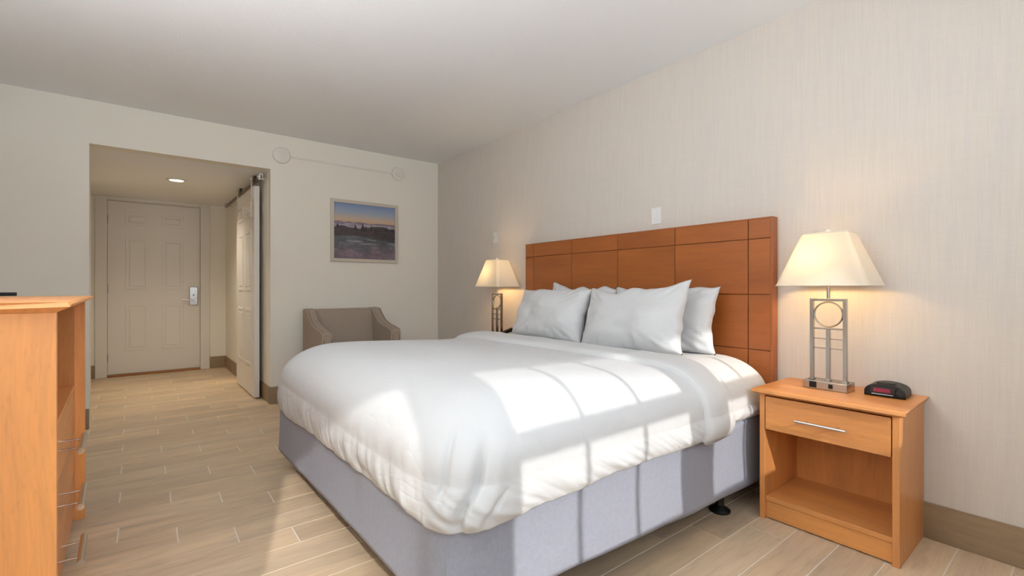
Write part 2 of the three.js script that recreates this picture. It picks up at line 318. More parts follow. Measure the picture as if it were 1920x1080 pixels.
// sliding barn-type door on its track
{
  const skew = Math.atan((OR - ARF) / (D - ZD));
  const d = structGroup('door_2', 'white panelled sliding door hanging from an exposed track', 'door', [AR(-4.86) - 0.055, 0, -4.86], skew);
  const len = 0.92, top = 1.975;
  part('leaf', bx(-0.022, 0.012, -len, 0.022, top, 0, 0.003, 'y'), M.slide, d);
  const pg = new THREE.Group();
  for (const [y0, y1] of [[0.29, 0.83], [1.0, 1.58], [1.7, 1.85]]) for (const [a, b] of [[0.13, 0.40], [0.52, 0.79]]) {
    const m = 0.03, ring = extrude(rect(a, y0, b, y1), 0.002, 0.005, [rect(a + m, y0 + m, b - m, y1 - m)], 3), field = extrude(rect(a + m + 0.015, y0 + m + 0.015, b - m - 0.015, y1 - m - 0.015), 0.001, 0.006, [], 3);
    const g = join([ring, field]); g.rotateY(-Math.PI / 2); g.translate(-0.022, 0, -len);
    part('panel', muv(g, 'y'), M.slide, d);
  }
  const tr = thing('sliding_door_track', 'dark metal rail on standoffs above the sliding door', 'rail', [AR(-4.86) - 0.055, 0, -4.86], skew);
  part('rail', bx(-0.006, 2.005, -1.78, 0.004, 2.04, 0.2, 0.002, 'z'), M.bronze, tr);
  for (const z of [0.12, -0.55, -1.2, -1.7]) part('standoff', cyl(0.012, 0.012, [0.004, 2.022, z], [0.055, 2.022, z], 12), M.chrome, tr);
  for (const z of [0.17, -1.74]) part('track_stop', [bx(-0.02, 2.0, z - 0.015, 0.015, 2.06, z + 0.015, 0.004), cyl(0.012, 0.012, [-0.028, 2.03, z], [-0.018, 2.03, z], 14)], M.chrome, tr);
  for (const z of [-0.1, -0.82]) {
    const h = part('hanger', [bx(-0.03, 1.86, z - 0.02, -0.022, 2.06, z + 0.02, 0.002, 'y')], M.chrome, d);
    part('wheel', cyl(0.034, 0.034, [-0.012, 2.056, z], [0.01, 2.056, z], 24), M.bronze, h);
    part('bolt', [cyl(0.011, 0.011, [-0.04, 2.056, z], [-0.028, 2.056, z], 14), cyl(0.009, 0.009, [-0.036, 1.90, z], [-0.029, 1.90, z], 12)], M.chrome, h);
  }
}
// recessed light in the entry ceiling
{
  const l = thing('recessed_light', 'round recessed ceiling light glowing above the entry', 'light', [0.218, OT, -5.62]);
  const ring = lathe([[0.058, -0.001], [0.062, -0.006], [0.078, -0.005], [0.082, 0], [0.058, 0]], 40);
  part('trim_ring', ring, M.whitePlastic, l);
  part('diffuser', cyl(0.058, 0.058, [0, -0.004, 0], [0, -0.001, 0], 40), M.downlight, l);
  const s = new THREE.SpotLight(C3(1, 0.90, 0.74), 5, 0, 1.15, 0.8, 2);
  s.position.set(0.218, OT - 0.012, -5.62); s.target.position.set(0.218, 0, -5.62); s.castShadow = true; s.shadow.radius = 2.5; scene.add(s, s.target);
}
// bathroom lamp, only its glow shows past the sliding door
{
  const l = thing('bathroom_light', 'round bathroom ceiling lamp hidden past the sliding door', 'light', [1.55, OT, -5.9]);
  part('globe', lathe([[0.001, -0.09], [0.07, -0.08], [0.11, -0.045], [0.12, 0]], 32), M.downlight, l);
  const p = new THREE.PointLight(C3(1, 0.75, 0.45), 1.5); p.position.set(1.55, OT - 0.12, -5.9); p.castShadow = true; p.shadow.radius = 4; scene.add(p);
}

// ================================================================ THE BED
// headboard: framed panels with grooves between them
{
  const h = thing('headboard', 'wide cherry wood headboard of grooved panels behind the pillows', 'headboard', [W - 0.049, 0, -2.01]);
  const zs = [-2.97, -2.88, -2.45, -2.02, -1.59, -1.16, -1.05].map((z) => z + 2.01), ys = [0.16, 0.425, 0.71, 0.995, 1.282, 1.382], R = rng(9), gr = 0.0022;
  part('backing', bx(0, 0.15, zs[0] + 0.002, 0.045, ys[5] - 0.002, zs[6] - 0.002, 0, 'z'), M.woodHead, h);
  part('edge_band', [bx(-0.012, 0.15, zs[0] - 0.012, 0.045, ys[5] + 0.008, zs[0], 0.002, 'y'), bx(-0.012, 0.15, zs[6], 0.045, ys[5] + 0.008, zs[6] + 0.012, 0.002, 'y'), bx(-0.012, ys[5], zs[0], 0.045, ys[5] + 0.008, zs[6], 0.002, 'z')], M.woodHead, h);
  for (let i = 0; i < 6; i++) for (let j = 0; j < 5; j++) part('panel', bx(-0.011, ys[j] + (j ? gr : 0), zs[i] + (i ? gr : 0), 0.0, ys[j + 1] - (j < 4 ? gr : 0), zs[i + 1] - (i < 5 ? gr : 0), 0.0015, 'z', R() * 1.6, R() * 0.8), M.woodHead, h);
}
// box spring in its cloth cover on a metal frame
{
  const b = thing('bed_base', 'box spring in a blue-grey cloth cover on dark feet', 'bed base', [1.52, 0, -1.995]);
  const x0 = 0.58 - 1.52, x1 = 2.46 - 1.52, z0 = -2.96 + 1.995, z1 = -1.03 + 1.995, r = 0.09;
  const path = [];   // round the outline, counted from the head end of the near side
  const arc = (cx, cz, a0) => { for (let i = 0; i <= 10; i++) { const a = a0 + i / 10 * Math.PI / 2; path.push([cx + r * Math.cos(a), cz + r * Math.sin(a)]); } };
  const seg = (a, b2, n) => { for (let i = 1; i < n; i++) path.push([lerp(a[0], b2[0], i / n), lerp(a[1], b2[1], i / n)]); };
  arc(x1 - r, z1 - r, 0); seg([x1 - r, z1], [x0 + r, z1], 80); arc(x0 + r, z1 - r, Math.PI / 2); seg([x0, z1 - r], [x0, z0 + r], 80); arc(x0 + r, z0 + r, Math.PI); seg([x0 + r, z0], [x1 - r, z0], 40); arc(x1 - r, z0 + r, 1.5 * Math.PI); seg([x1, z0 + r], [x1, z1 - r], 20);
  path.push(path[0]);
  const bot = (x, z) => { const u = (x - x0) / (x1 - x0), v = (z - z0) / (z1 - z0); return lerp(0.118, lerp(0.172, 0.108, u), v) + 0.006 * n1(x * 4, z * 4, 3) - 0.008 * Math.sin(clamp(u) * Math.PI) * v; };
  let len = [0]; for (let i = 1; i < path.length; i++) len.push(len[i - 1] + Math.hypot(path[i][0] - path[i - 1][0], path[i][1] - path[i - 1][1]));
  const N = path.length - 1, rows = 22;
  const g = grid(N, rows, (u, v) => {
    const i = Math.round(u * N), [x, z] = path[i], y0 = bot(x, z), cx = clamp(x, x0 + 0.2, x1 - 0.2), cz = clamp(z, z0 + 0.2, z1 - 0.2), d = Math.hypot(x - cx, z - cz) || 1, nx = (x - cx) / d, nz = (z - cz) / d;
    const t = v * (rows) ; let y, o;
    if (t < 2) { y = y0 + 0.012 * (2 - t) * 0.5; o = -0.02 * (2 - t) / 2; } else if (t > rows - 3) { const k = (t - rows + 3) / 3; y = 0.43 - 0.012 * (1 - k); o = -0.016 - 0.5 * (k > 0.99 ? 0 : 0) - 0.012 * k; if (k > 0.99) o = -0.12; } else { const k = (t - 2) / (rows - 5); y = lerp(y0, 0.414, k); o = 0.004 * n1(len[i] * 2.2, y * 5, 8) * (1 - k * 0.5) + 0.0025 * n1(len[i] * 9, y * 6, 9) - 0.006 * Math.sin(k * Math.PI); }
    return [x + nx * o, y, z + nz * o];
  }, (u, v, q) => [len[Math.round(u * N)], q[1]]);
  part('cloth_cover', flip(g), M.skirt, b);
  part('deck', bx(x0 + 0.03, 0.2, z0 + 0.03, x1 - 0.03, 0.426, z1 - 0.03), M.skirt, b);
  part('frame_rail', [bx(x0 + 0.08, 0.14, z0 + 0.06, x1, 0.19, z0 + 0.09), bx(x0 + 0.08, 0.14, z1 - 0.09, x1, 0.19, z1 - 0.06), bx(x0 + 0.42, 0.14, z0 + 0.09, x0 + 0.45, 0.18, z1 - 0.09), bx(x1 - 0.45, 0.14, z0 + 0.09, x1 - 0.42, 0.18, z1 - 0.09)], M.darkMetal, b);
  for (const [x, z, k] of [[0.43 + x0, z1 - 0.075, 0], [0.43 + x0, z0 + 0.075, 0], [1.50 + x0, z1 - 0.075, 1], [1.50 + x0, z0 + 0.075, 1], [0.43 + x0, 0, 0]]) part('leg', k ? [cyl(0.018, 0.018, [x, 0.012, z], [x, 0.15, z], 16), lathe([[0.001, 0], [0.045, 0], [0.046, 0.008], [0.03, 0.018], [0.018, 0.03]], 28).translate(x, 0, z)] : [cyl(0.018, 0.024, [x, 0, z], [x, 0.15, z], 16)], k ? M.blackPlastic : M.darkWood, b);
}
// cloth shapes over the bed ------------------------------------------------
const BX0 = 0.562, BZN = -0.985, BZF = -2.985;   // outer limits of the quilt: foot, near side, far side
const TOPY = 0.702;
// down the side: k 0..1 from the flat top to the hem; returns [out, y] with r the roll of the edge
function drop(k, rh, rv, top, hem, bulge) {
  const a = 0.55; if (k < a) { const t = k / a * Math.PI / 2, e = 2 / 2.35; return [rh * Math.pow(Math.sin(t), e), top - rv * (1 - Math.pow(Math.max(0, Math.cos(t)), e))]; }
  const t = (k - a) / (1 - a), y0 = top - rv; return [rh + bulge * Math.sin(t * Math.PI * 0.95) - 0.012 * t * t, lerp(y0, hem, t)];
}
const topWave = (x, z) => 0.010 * n1(x * 1.3 + 5, z * 1.3, 21) + 0.005 * n1(x * 3.2, z * 3.2, 22) - 0.014 * Math.exp(-Math.pow((x - 1.62) / 0.22, 2)) + 0.006 * Math.exp(-Math.pow((x - 0.95) / 0.4, 2));
function quiltHem(x, z) { const u = clamp((x - BX0) / 1.3), v = clamp((z - BZF) / (BZN - BZF)); return lerp(0.345, lerp(0.415, 0.418, u), v) + 0.008 * n1(x * 5, z * 5, 33); }
const RH = 0.30, RV = 0.19;
const HEADX = 1.86;
function quiltPath() {   // inner outline, with outward directions
  const ix0 = BX0 + RH, iz1 = BZN - RH, iz0 = BZF + RH, p = [];
  const line = (a, b, n, d) => { for (let i = 0; i <= n; i++) p.push([lerp(a[0], b[0], i / n), lerp(a[1], b[1], i / n), d[0], d[1]]); };
  const fan = (x, z, a0, a1, n) => { for (let i = 1; i < n; i++) { const t = i / n, a = lerp(a0, a1, t); p.push([x, z, Math.cos(a), Math.sin(a)]); } };
  line([HEADX, iz1], [ix0, iz1], 220, [0, 1]); fan(ix0, iz1, Math.PI / 2, Math.PI, 110); line([ix0, iz1], [ix0, iz0], 220, [-1, 0]); fan(ix0, iz0, Math.PI, 1.5 * Math.PI, 30); line([ix0, iz0], [HEADX, iz0], 60, [0, -1]);
  return p;
}
{
  const q = thing('duvet', 'white cotton duvet spread over the bed with a folded top edge', 'duvet', [0, 0, 0]);
  const P = quiltPath(), N = P.length - 1, rows = 64, len = [0];
  for (let i = 1; i <= N; i++) len.push(len[i - 1] + Math.hypot(P[i][0] - P[i - 1][0], P[i][1] - P[i - 1][1]) + 0.25 * Math.hypot(P[i][2] - P[i - 1][2], P[i][3] - P[i - 1][3]));
  const side = grid(N, rows, (u, v) => {
    const i = Math.round(u * N), [x, z, dx, dz] = P[i], k = Math.min(1, v * rows / (rows - 4)), under = clamp((v * rows - (rows - 4)) / 4);
    const corner = Math.abs(dx * dz) * 2, pw = 2 + 2.2 * sm(0.15, 1, k), cr = 1 / Math.pow(Math.pow(Math.abs(dx), pw) + Math.pow(Math.abs(dz), pw), 1 / pw);   // square corner at the hem, round above
    const hem = quiltHem(x + dx * RH, z + dz * RH) - (dz > 0 ? 0.016 * corner : 0);
    let [o, y] = drop(k, RH * cr, RV, TOPY, hem, 0.010);
    const px = x + dx * o, pz = z + dz * o, s = len[i], low = sm(0.35, 0.95, k);
    y += topWave(px, pz) * (1 - k);
    // folds: slanting on the near side, upright on the foot
    const slant = dz > 0.5 ? s * 26 + k * 9 : s * 30 + k * 2;
    let f = 0.0085 * low * Math.pow(Math.abs(n1(slant * 0.5, k * 1.2, 41)), 1.2) * Math.sign(n1(slant * 0.5, k * 1.2, 41)) + 0.0045 * low * n1(slant * 1.3, k * 2, 42) + 0.0016 * low * n1(slant * 3.1, k * 3, 44) + 0.006 * n1(s * 3, k * 3, 43) * sm(0.1, 0.5, k);
    // pleat at the near foot corner
    if (dx < -0.001 && dz > 0.001) { const an = Math.atan2(dz, -dx), c0 = 0.95 + 0.10 * Math.sin(k * 5); f -= 0.024 * Math.exp(-Math.pow((an - c0) / (an > c0 ? 0.022 : 0.06), 2)) * sm(0.30, 0.55, k); f += 0.007 * Math.exp(-Math.pow((an - c0 - 0.15) / 0.09, 2)) * sm(0.3, 0.6, k); f += 0.005 * Math.exp(-Math.pow((an - c0 + 0.16) / 0.1, 2)) * sm(0.3, 0.6, k); f -= 0.012 * Math.exp(-Math.pow((an - c0 + 0.42 - 0.25 * k) / 0.03, 2)) * sm(0.28, 0.4, k) * (1 - sm(0.6, 0.75, k)); f -= 0.010 * Math.exp(-Math.pow((an - c0 - 0.16 - 0.3 * (1 - k)) / 0.03, 2)) * sm(0.6, 0.75, k); }
    f *= 1 - 0.55 * sm(0.88, 1, k);
    const no = sm(0, 0.55, k);
    let ox = px + dx * f * no, oz = pz + dz * f * no, oy = y + f * (1 - no);
    if (under > 0) { ox -= dx * 0.02 * under; oz -= dz * 0.02 * under; oy += 0.004 - 0.010 * Math.sin(under * Math.PI) + 0.012 * under; }
    return [ox, oy, oz];
  }, (u, v, p) => { const i = Math.round(u * N); return [len[i], v * 0.62]; });
  const ix0 = BX0 + RH, iz1 = BZN - RH, iz0 = BZF + RH;
  const top = grid(110, 130, (u, v) => { const x = lerp(ix0, HEADX, u), z = lerp(iz1, iz0, v); return [x, TOPY + topWave(x, z), z]; }, (u, v, p) => [p[0], p[2]]);
  let g = mergeGeometries([clean(flip(side)), clean(top)]); g.deleteAttribute('normal'); g = mergeVertices(g, 1e-4); g.computeVertexNormals();
  part('quilt', g, M.cotton, q);
  // the turned-back top edge, a second layer across the quilt
  const band = grid(44, 150, (u, v) => {
    const w = (u * 2 - 1), lift = 0.026 * Math.pow(Math.max(0, 1 - Math.pow(Math.abs(w), 5)), 0.5) - 0.012 * (Math.abs(w) > 0.999 ? 1 : 0);
    const half = (z, d) => [z, d];
    const sgn = v < 0.5 ? 1 : -1, t = Math.abs(v - 0.5) * 2;    // t 0 = middle of the bed, 1 = hem
    const kz = 0.62; let z, y, nz, ny;
    const zc = (BZN + BZF) / 2, half2 = (BZN - BZF) / 2, x = 1.845 + w * 0.105 + 0.012 * n1(v * 9, 0, 51);
    if (t < kz) { z = zc + sgn * (half2 - RH) * (t / kz); y = TOPY + topWave(x, z); nz = 0; ny = 1; } else {
      const k = (t - kz) / (1 - kz), [o, yy] = drop(k, RH, RV, TOPY, 0.42 + 0.006 * n1(v * 14, 1, 52), 0.012), [o2, y2] = drop(Math.min(1, k + 0.02), RH, RV, TOPY, 0.42, 0.012);
      z = zc + sgn * (half2 - RH + o); y = yy + topWave(x, z) * (1 - k); const tx = o2 - o, ty = y2 - yy, l = Math.hypot(tx, ty) || 1; nz = sgn * -ty / l; ny = tx / l; if (k > 0.98) { nz = sgn; ny = 0; }
    }
    const l2 = lift + 0.004 * n1(x * 6, v * 30, 53) * (1 - w * w);
    return [x, y + ny * l2, z + nz * l2];
  }, (u, v, p) => [p[0], v * 2.6]);
  part('folded_edge', band, M.cotton, q);
}
// mattress in a fitted sheet, showing at the head end
{
  const m = thing('mattress', 'white sheeted mattress showing at the head of the bed', 'mattress', [0, 0, 0]);
  const mz = BZN - 0.028, fz = BZF + 0.028, zc = (mz + fz) / 2, hz = (mz - fz) / 2, top = 0.678, x0 = 0.72, x1 = 2.462, rh = 0.27, rv = 0.19;
  const g = grid(90, 140, (u, v) => {
    const x = lerp(x0, x1, u), sgn = v < 0.5 ? 1 : -1, t = Math.abs(v - 0.5) * 2, kz = 0.62, e = sm(0.93, 1, u);
    let z, y;
    const wav = 0.006 * n1(x * 4, v * 8, 61) + 0.003 * n1(x * 11, v * 24, 62);
    if (t < kz) { z = zc + sgn * (hz - rh) * (t / kz); y = top + wav; } else { const k = (t - kz) / (1 - kz), [o, yy] = drop(k, rh, rv, top, 0.432 - 0.004 * n1(x * 6, 0, 63), 0.014); const fo = 0.008 * sm(0.4, 0.9, k) * n1(x * 14 + k * 3, k * 2, 64); z = zc + sgn * (hz - rh + o + fo + wav * k); y = yy + wav * (1 - k); }
    return [x, y - 0.05 * e * e * clamp((y - 0.44) / 0.2), z - sgn * 0.03 * e * (t > kz ? 1 : 0)];
  }, (u, v, p) => [p[0], v * 2.5]);
  part('sheet', g, M.sheet, m);
  part('core', bx(x0 + 0.01, 0.4325, fz + 0.1, x1 - 0.012, 0.6, mz - 0.1, 0.02), M.sheet, m);
}
// pillows
function pillowGeo(w, h, t, seed, sag = 0.0, corner = 0.03) {
  const nu = 60, nv = 44, face = (sg) => grid(nu, nv, (u, v) => {
    const a = u * 2 - 1, b = v * 2 - 1;
    const ed = (1 - Math.pow(Math.abs(a), 3.2)) * (1 - Math.pow(Math.abs(b), 3.0));
    let th = t / 2 * Math.pow(Math.max(0, ed), 0.52) * (1 - 0.18 * b);
    let x = a * w / 2 * (1 - 0.055 * (1 - b * b) + corner * Math.pow(Math.abs(a * b), 3)), y = b * h / 2 * (1 - 0.075 * (1 - a * a) * (b > 0 ? 1.5 : 0.2) + corner * Math.pow(Math.abs(a * b), 3));
    const rim = sm(0, 0.3, ed);
    y += (b > 0 ? 1 : 0) * b * 0.020 * n1(a * 3.2 + seed * 7, 0, 71 + seed) ;
    x += 0.008 * n1(b * 4 + seed, a > 0 ? 3 : 9, 72 + seed) * Math.abs(a);
    th += rim * (0.014 * n1(a * 2.2 + seed * 3, b * 2.2, 73 + seed) + 0.004 * n1(a * 7, b * 5 + seed, 74));
    // pulls running in from the corners and the seam
    const c = Math.pow(Math.abs(a * b), 1.4); th += rim * 0.007 * c * Math.sin((Math.abs(a) - Math.abs(b)) * 24 + seed);
    th += 0.006 * rim * sm(0.55, 0.95, Math.abs(b)) * n1(a * 13 + seed, b > 0 ? 1 : 2, 75);
    return [x, y - sag * (1 - b) * a * a * 0.2, sg * Math.max(0, th)];
  }, (u, v) => [u * w, v * h]);
  let g = mergeGeometries([clean(face(1)), clean(flip(face(-1)))]); g.deleteAttribute('normal'); g = mergeVertices(g, 1e-4); g.computeVertexNormals();
  return g;
}
function pillow(label, [x, y, z], [w, h, t], tilt, turn, roll, seed) {
  const o = one('pillow', pillowGeo(w, h, t, seed), M.pillow, label, 'pillow', [x, y, z], 'pillows on the bed');
  o.rotation.set(tilt, -Math.PI / 2 + turn, roll, 'YXZ'); return o;
}
pillow('white pillow behind, far side, only its pointed top corner showing', [2.36, 0.866, -2.27], [0.62, 0.37, 0.13], -0.22, 0, -0.06, 1);
pillow('white front pillow on the far side of the bed nearest the small lit lamp', [2.15, 0.855, -2.335], [0.65, 0.36, 0.17], -0.36, 0.02, 0.0, 2);
pillow('white pillow behind on the near side, its right end sticking out', [2.335, 0.852, -1.60], [0.68, 0.37, 0.13], -0.22, 0, 0.05, 3);
pillow('white front pillow on the near side with a raised pointed corner', [2.14, 0.855, -1.655], [0.68, 0.375, 0.17], -0.34, -0.02, 0.07, 4);

// ================================================================ BEDSIDE
function nightstand(label, z) {
  // local frame: x from the front (0) to the wall, z along the wall, centred
  const n = thing('nightstand', label, 'nightstand', [2.165, 0, z], 0, 'bedside nightstands'), hw = 0.2475, d = 0.362, R = rng(z > -2 ? 3 : 4), o = () => [R() * 1.6, R() * 0.8];
  const bev = extrude([[-0.028, 0.566], [-0.026, 0.576], [-0.020, 0.582], [0.3645, 0.582], [0.3645, 0.554], [-0.004, 0.554]], 2 * hw + 0.05); bev.translate(0, 0, -hw - 0.025);
  const p = bev.attributes.position; for (let i = 0; i < p.count; i++) { const y = p.getY(i), zz = p.getZ(i); if (Math.abs(zz) > hw) { const k = y < 0.56 ? 0.024 : y < 0.57 ? 0.0 : y < 0.58 ? 0.002 : 0.008; p.setZ(i, Math.sign(zz) * (hw + 0.025 - k)); } }
  bev.computeVertexNormals();
  part('top', muv(bev, 'z', ...o()), M.wood, n);
  part('side_panel', bx(0.0, 0, -hw, d, 0.554, -hw + 0.022, 0.0015, 'y', ...o()), M.wood, n);
  part('side_panel', bx(0.0, 0, hw - 0.022, d, 0.554, hw, 0.0015, 'y', ...o()), M.wood, n);
  part('back_panel', bx(d - 0.016, 0.01, -hw + 0.022, d - 0.004, 0.554, hw - 0.022, 0, 'y', ...o()), M.woodIn, n);
  part('shelf', bx(0.008, 0.082, -hw + 0.022, d - 0.016, 0.102, hw - 0.022, 0.0015, 'z', ...o()), M.wood, n);
  part('kick_board', bx(0.014, 0.006, -hw + 0.022, 0.034, 0.082, hw - 0.022, 0.001, 'z', ...o()), M.wood, n);
  part('drawer_floor', bx(0.02, 0.404, -hw + 0.022, d - 0.016, 0.414, hw - 0.022, 0, 'z'), M.woodIn, n);
  const dr = part('drawer', bx(-0.002, 0.402, -hw + 0.0255, 0.018, 0.5475, hw - 0.0255, 0.0015, 'z', ...o()), M.wood, n);
  part('handle', [cyl(0.006, 0.006, [-0.034, 0.471, -0.09], [-0.034, 0.471, 0.09], 16), cyl(0.0045, 0.0045, [-0.034, 0.471, -0.055], [-0.002, 0.471, -0.055], 12), cyl(0.0045, 0.0045, [-0.034, 0.471, 0.055], [-0.002, 0.471, 0.055], 12)], M.chrome, dr);
  return n;
}
nightstand('cherry wood nightstand with a drawer and open shelf, beside the near side of the bed', -0.7175);
nightstand('cherry wood nightstand mostly hidden behind the far side of the bed', -3.3);

function tableLamp(label, x, z, inten) {
  const y0 = 0.582, l = thing('table_lamp', label, 'lamp', [x, y0, z], 0, 'lit bedside lamps');
  const base = part('base', bx(-0.05, 0, -0.085, 0.05, 0.036, 0.085, 0.003, 'z'), M.steel, l);
  part('outlet', [bx(-0.0525, 0.006, -0.058, -0.0495, 0.032, -0.030, 0.001)], M.blackPlastic, base);
  part('switch', [bx(-0.0535, 0.010, 0.016, -0.0495, 0.028, 0.032, 0.001)], M.blackPlastic, base);
  const hw = 0.071, b = 0.0145, dp = 0.009, frame = [];
  const bar = (z0, z1, y_0, y_1, d = dp) => bx(-d, y_0, z0, d, y_1, z1, 0.0015, 'y');
  part('frame', [bar(-hw, -hw + b, 0.036, 0.4), bar(hw - b, hw, 0.036, 0.4), bar(-hw + b, hw - b, 0.388, 0.4), bar(-hw + b, hw - b, 0.262, 0.270)], M.steel, l);
  part('centre_bar', bar(-b / 2, b / 2, 0.036, 0.262), M.steel, l);
  for (const y of [0.218, 0.176]) part('cross_rod', bar(-hw + b, hw - b, y, y + 0.005, 0.004), M.steel, l);
  const ring = new THREE.TorusGeometry(0.0545, 0.0035, 10, 56); ring.rotateY(Math.PI / 2); ring.scale(2, 1, 1); ring.translate(0, 0.329, 0);
  part('ring', ring, M.steel, l);
  for (const zz of [-hw + b / 2, 0, hw - b / 2]) part('screw_cap', bx(-0.013, 0.036, zz - 0.011, 0.013, 0.041, zz + 0.011, 0.001), M.steel, l);
  part('stem', cyl(0.0065, 0.0065, [0, 0.4, 0], [0, 0.52, 0], 16), M.steel, l);
  // shade: tapered oblong of cloth, open above and below
  const bw = 0.178, bd = 0.125, tw = 0.089, td = 0.064, yb = 0.458, yt = 0.688, rr = 0.03;
  const loop = (hw2, hd, r) => { const q = []; for (const [sx, sz, a0] of [[1, 1, 0], [-1, 1, 1], [-1, -1, 2], [1, -1, 3]]) for (let i = 0; i <= 6; i++) { const a = (a0 + i / 6) * Math.PI / 2; q.push([sx * (hd - r) + r * Math.cos(a), sz * (hw2 - r) + r * Math.sin(a)]); } q.push(q[0]); return q; };
  const lo = loop(bw, bd, rr), hi = loop(tw, td, rr * 0.6), N = lo.length - 1;
  const sh = grid(N, 12, (u, v) => { const i = Math.round(u * N); return [lerp(lo[i][0], hi[i][0], v), lerp(yb, yt, v), lerp(lo[i][1], hi[i][1], v)]; }, (u, v) => [u * 0.9, v * 0.23]);
  const shade = part('shade', flip(sh), M.shade, l);
  const tube = (lp, y, r) => new THREE.TubeGeometry(new THREE.CatmullRomCurve3(lp.slice(0, -1).map(([a, c]) => new THREE.Vector3(a, y, c)), true, 'centripetal'), 80, r, 6, true);
  part('hem', [tube(lo, yb, 0.0028), tube(hi, yt, 0.0028)], M.shadeTrim, shade);
  part('spider', [cyl(0.0018, 0.0018, [-td, yt - 0.002, 0], [td, yt - 0.002, 0], 8), cyl(0.0018, 0.0018, [0, yt - 0.002, -tw], [0, yt - 0.002, tw], 8)], M.steel, shade);
  part('finial', [cyl(0.004, 0.004, [0, yt - 0.16, 0], [0, yt + 0.006, 0], 10), lathe([[0.001, 0], [0.009, 0.001], [0.010, 0.008], [0.007, 0.014], [0.001, 0.015]], 16).translate(0, yt + 0.004, 0)], M.whitePlastic, l);
  const by = yb + 0.10;
  const bulb = lathe([[0.001, -0.05], [0.013, -0.045], [0.015, -0.025], [0.028, 0.0], [0.03, 0.018], [0.022, 0.036], [0.001, 0.045]], 20); bulb.rotateX(-1.2); bulb.translate(0, by, -0.045);
  part('bulb', bulb, M.bulb, l);
  const p = new THREE.PointLight(C3(1, 0.66, 0.30), inten); p.position.set(x, y0 + by + 0.005, z - 0.045); p.castShadow = true; p.shadow.radius = 1.2; p.shadow.bias = -0.002; scene.add(p);
  return l;
}
tableLamp('lit table lamp with a ringed steel frame, on the near nightstand by the alarm clock', 2.378, -0.765, 0.2);
tableLamp('lit table lamp on the far nightstand, half hidden by the bed', 2.378, -3.255, 0.2);

// clock radio
{
  const c = thing('alarm_clock', 'black digital alarm clock with a red display on the near nightstand', 'clock', [2.43, 0.582, -0.567]);
  c.rotation.y = 0.04;
  const prof = []; for (let i = 0; i <= 24; i++) { const t = i / 24, a = Math.PI * (1 - t); prof.push([0.068 * Math.cos(a) * (1 + 0.06 * Math.sin(a)), 0.004 + 0.048 * Math.pow(Math.sin(a), 0.62)]); }
  const g = extrude([[-0.066, 0], ...prof.slice(0), [0.066, 0]], 0.108, 0.010, [], 4); g.translate(0, 0, -0.054); g.rotateY(Math.PI / 2); // profile along z, body along x
  // rounded body: wide along z, front faces -x
  part('body', muv(g, 'z'), M.blackPlastic, c);
  const face = bx(-0.068, 0.016, -0.045, -0.0655, 0.041, 0.036, 0.003); part('display_bezel', face, M.blackMatte, c);
  const dsp = part('display', bx(-0.0695, 0.020, -0.034, -0.0675, 0.036, 0.022, 0.001), M.ledWindow, c);
  part('scale_strip', bx(-0.069, 0.010, -0.04, -0.0655, 0.0135, 0.03, 0.0005), M.greyMark, c);
  part('snooze_button', bx(-0.035, 0.049, -0.03, -0.005, 0.0545, 0.03, 0.002), M.blackMatte, c);
  part('volume_knob', cyl(0.014, 0.014, [-0.058, 0.024, 0.052], [-0.066, 0.024, 0.054], 20), M.blackMatte, c);
}
// telephone by the far lamp
{
  const t = thing('telephone', 'black telephone on the far nightstand beside the pillows', 'telephone', [2.38, 0.582, -3.11]);
  const w = extrude([[-0.10, 0], [0.10, 0], [0.10, 0.075], [0.085, 0.08], [-0.095, 0.03], [-0.10, 0.024]], 0.13, 0.004); w.translate(0, 0, -0.065); part('base', muv(w), M.blackPlastic, t);
  part('keypad', muv(bx(-0.045, 0, -0.002, 0.045, 0.004, 0.055, 0.001).rotateZ(0.268).translate(-0.01, 0.0575, 0)), M.greyMark, t);
  const h = bx(-0.10, 0, -0.058, 0.10, 0.026, -0.016, 0.012); h.rotateZ(0.268); h.translate(-0.005, 0.058, 0); part('handset', h, M.blackPlastic, t);
}
// wall plates
{
  const plate = (label, y, z, mat, name, w = 0.07, h = 0.105) => { const p = thing(name, label, 'wall plate', [W, y, z]); part('plate', bx(-0.006, -h / 2, -w / 2, 0, h / 2, w / 2, 0.003), mat, p); part('toggle', bx(-0.011, -0.016, -0.006, -0.005, 0.016, 0.006, 0.002), mat, p); return p; };
  plate('white wall plate above the headboard, near its middle', 1.484, -1.758, M.whitePlastic, 'wall_plate');
  plate('white wall plate on the wall above the far lamp', 1.495, -3.49, M.whitePlastic, 'wall_plate');
}

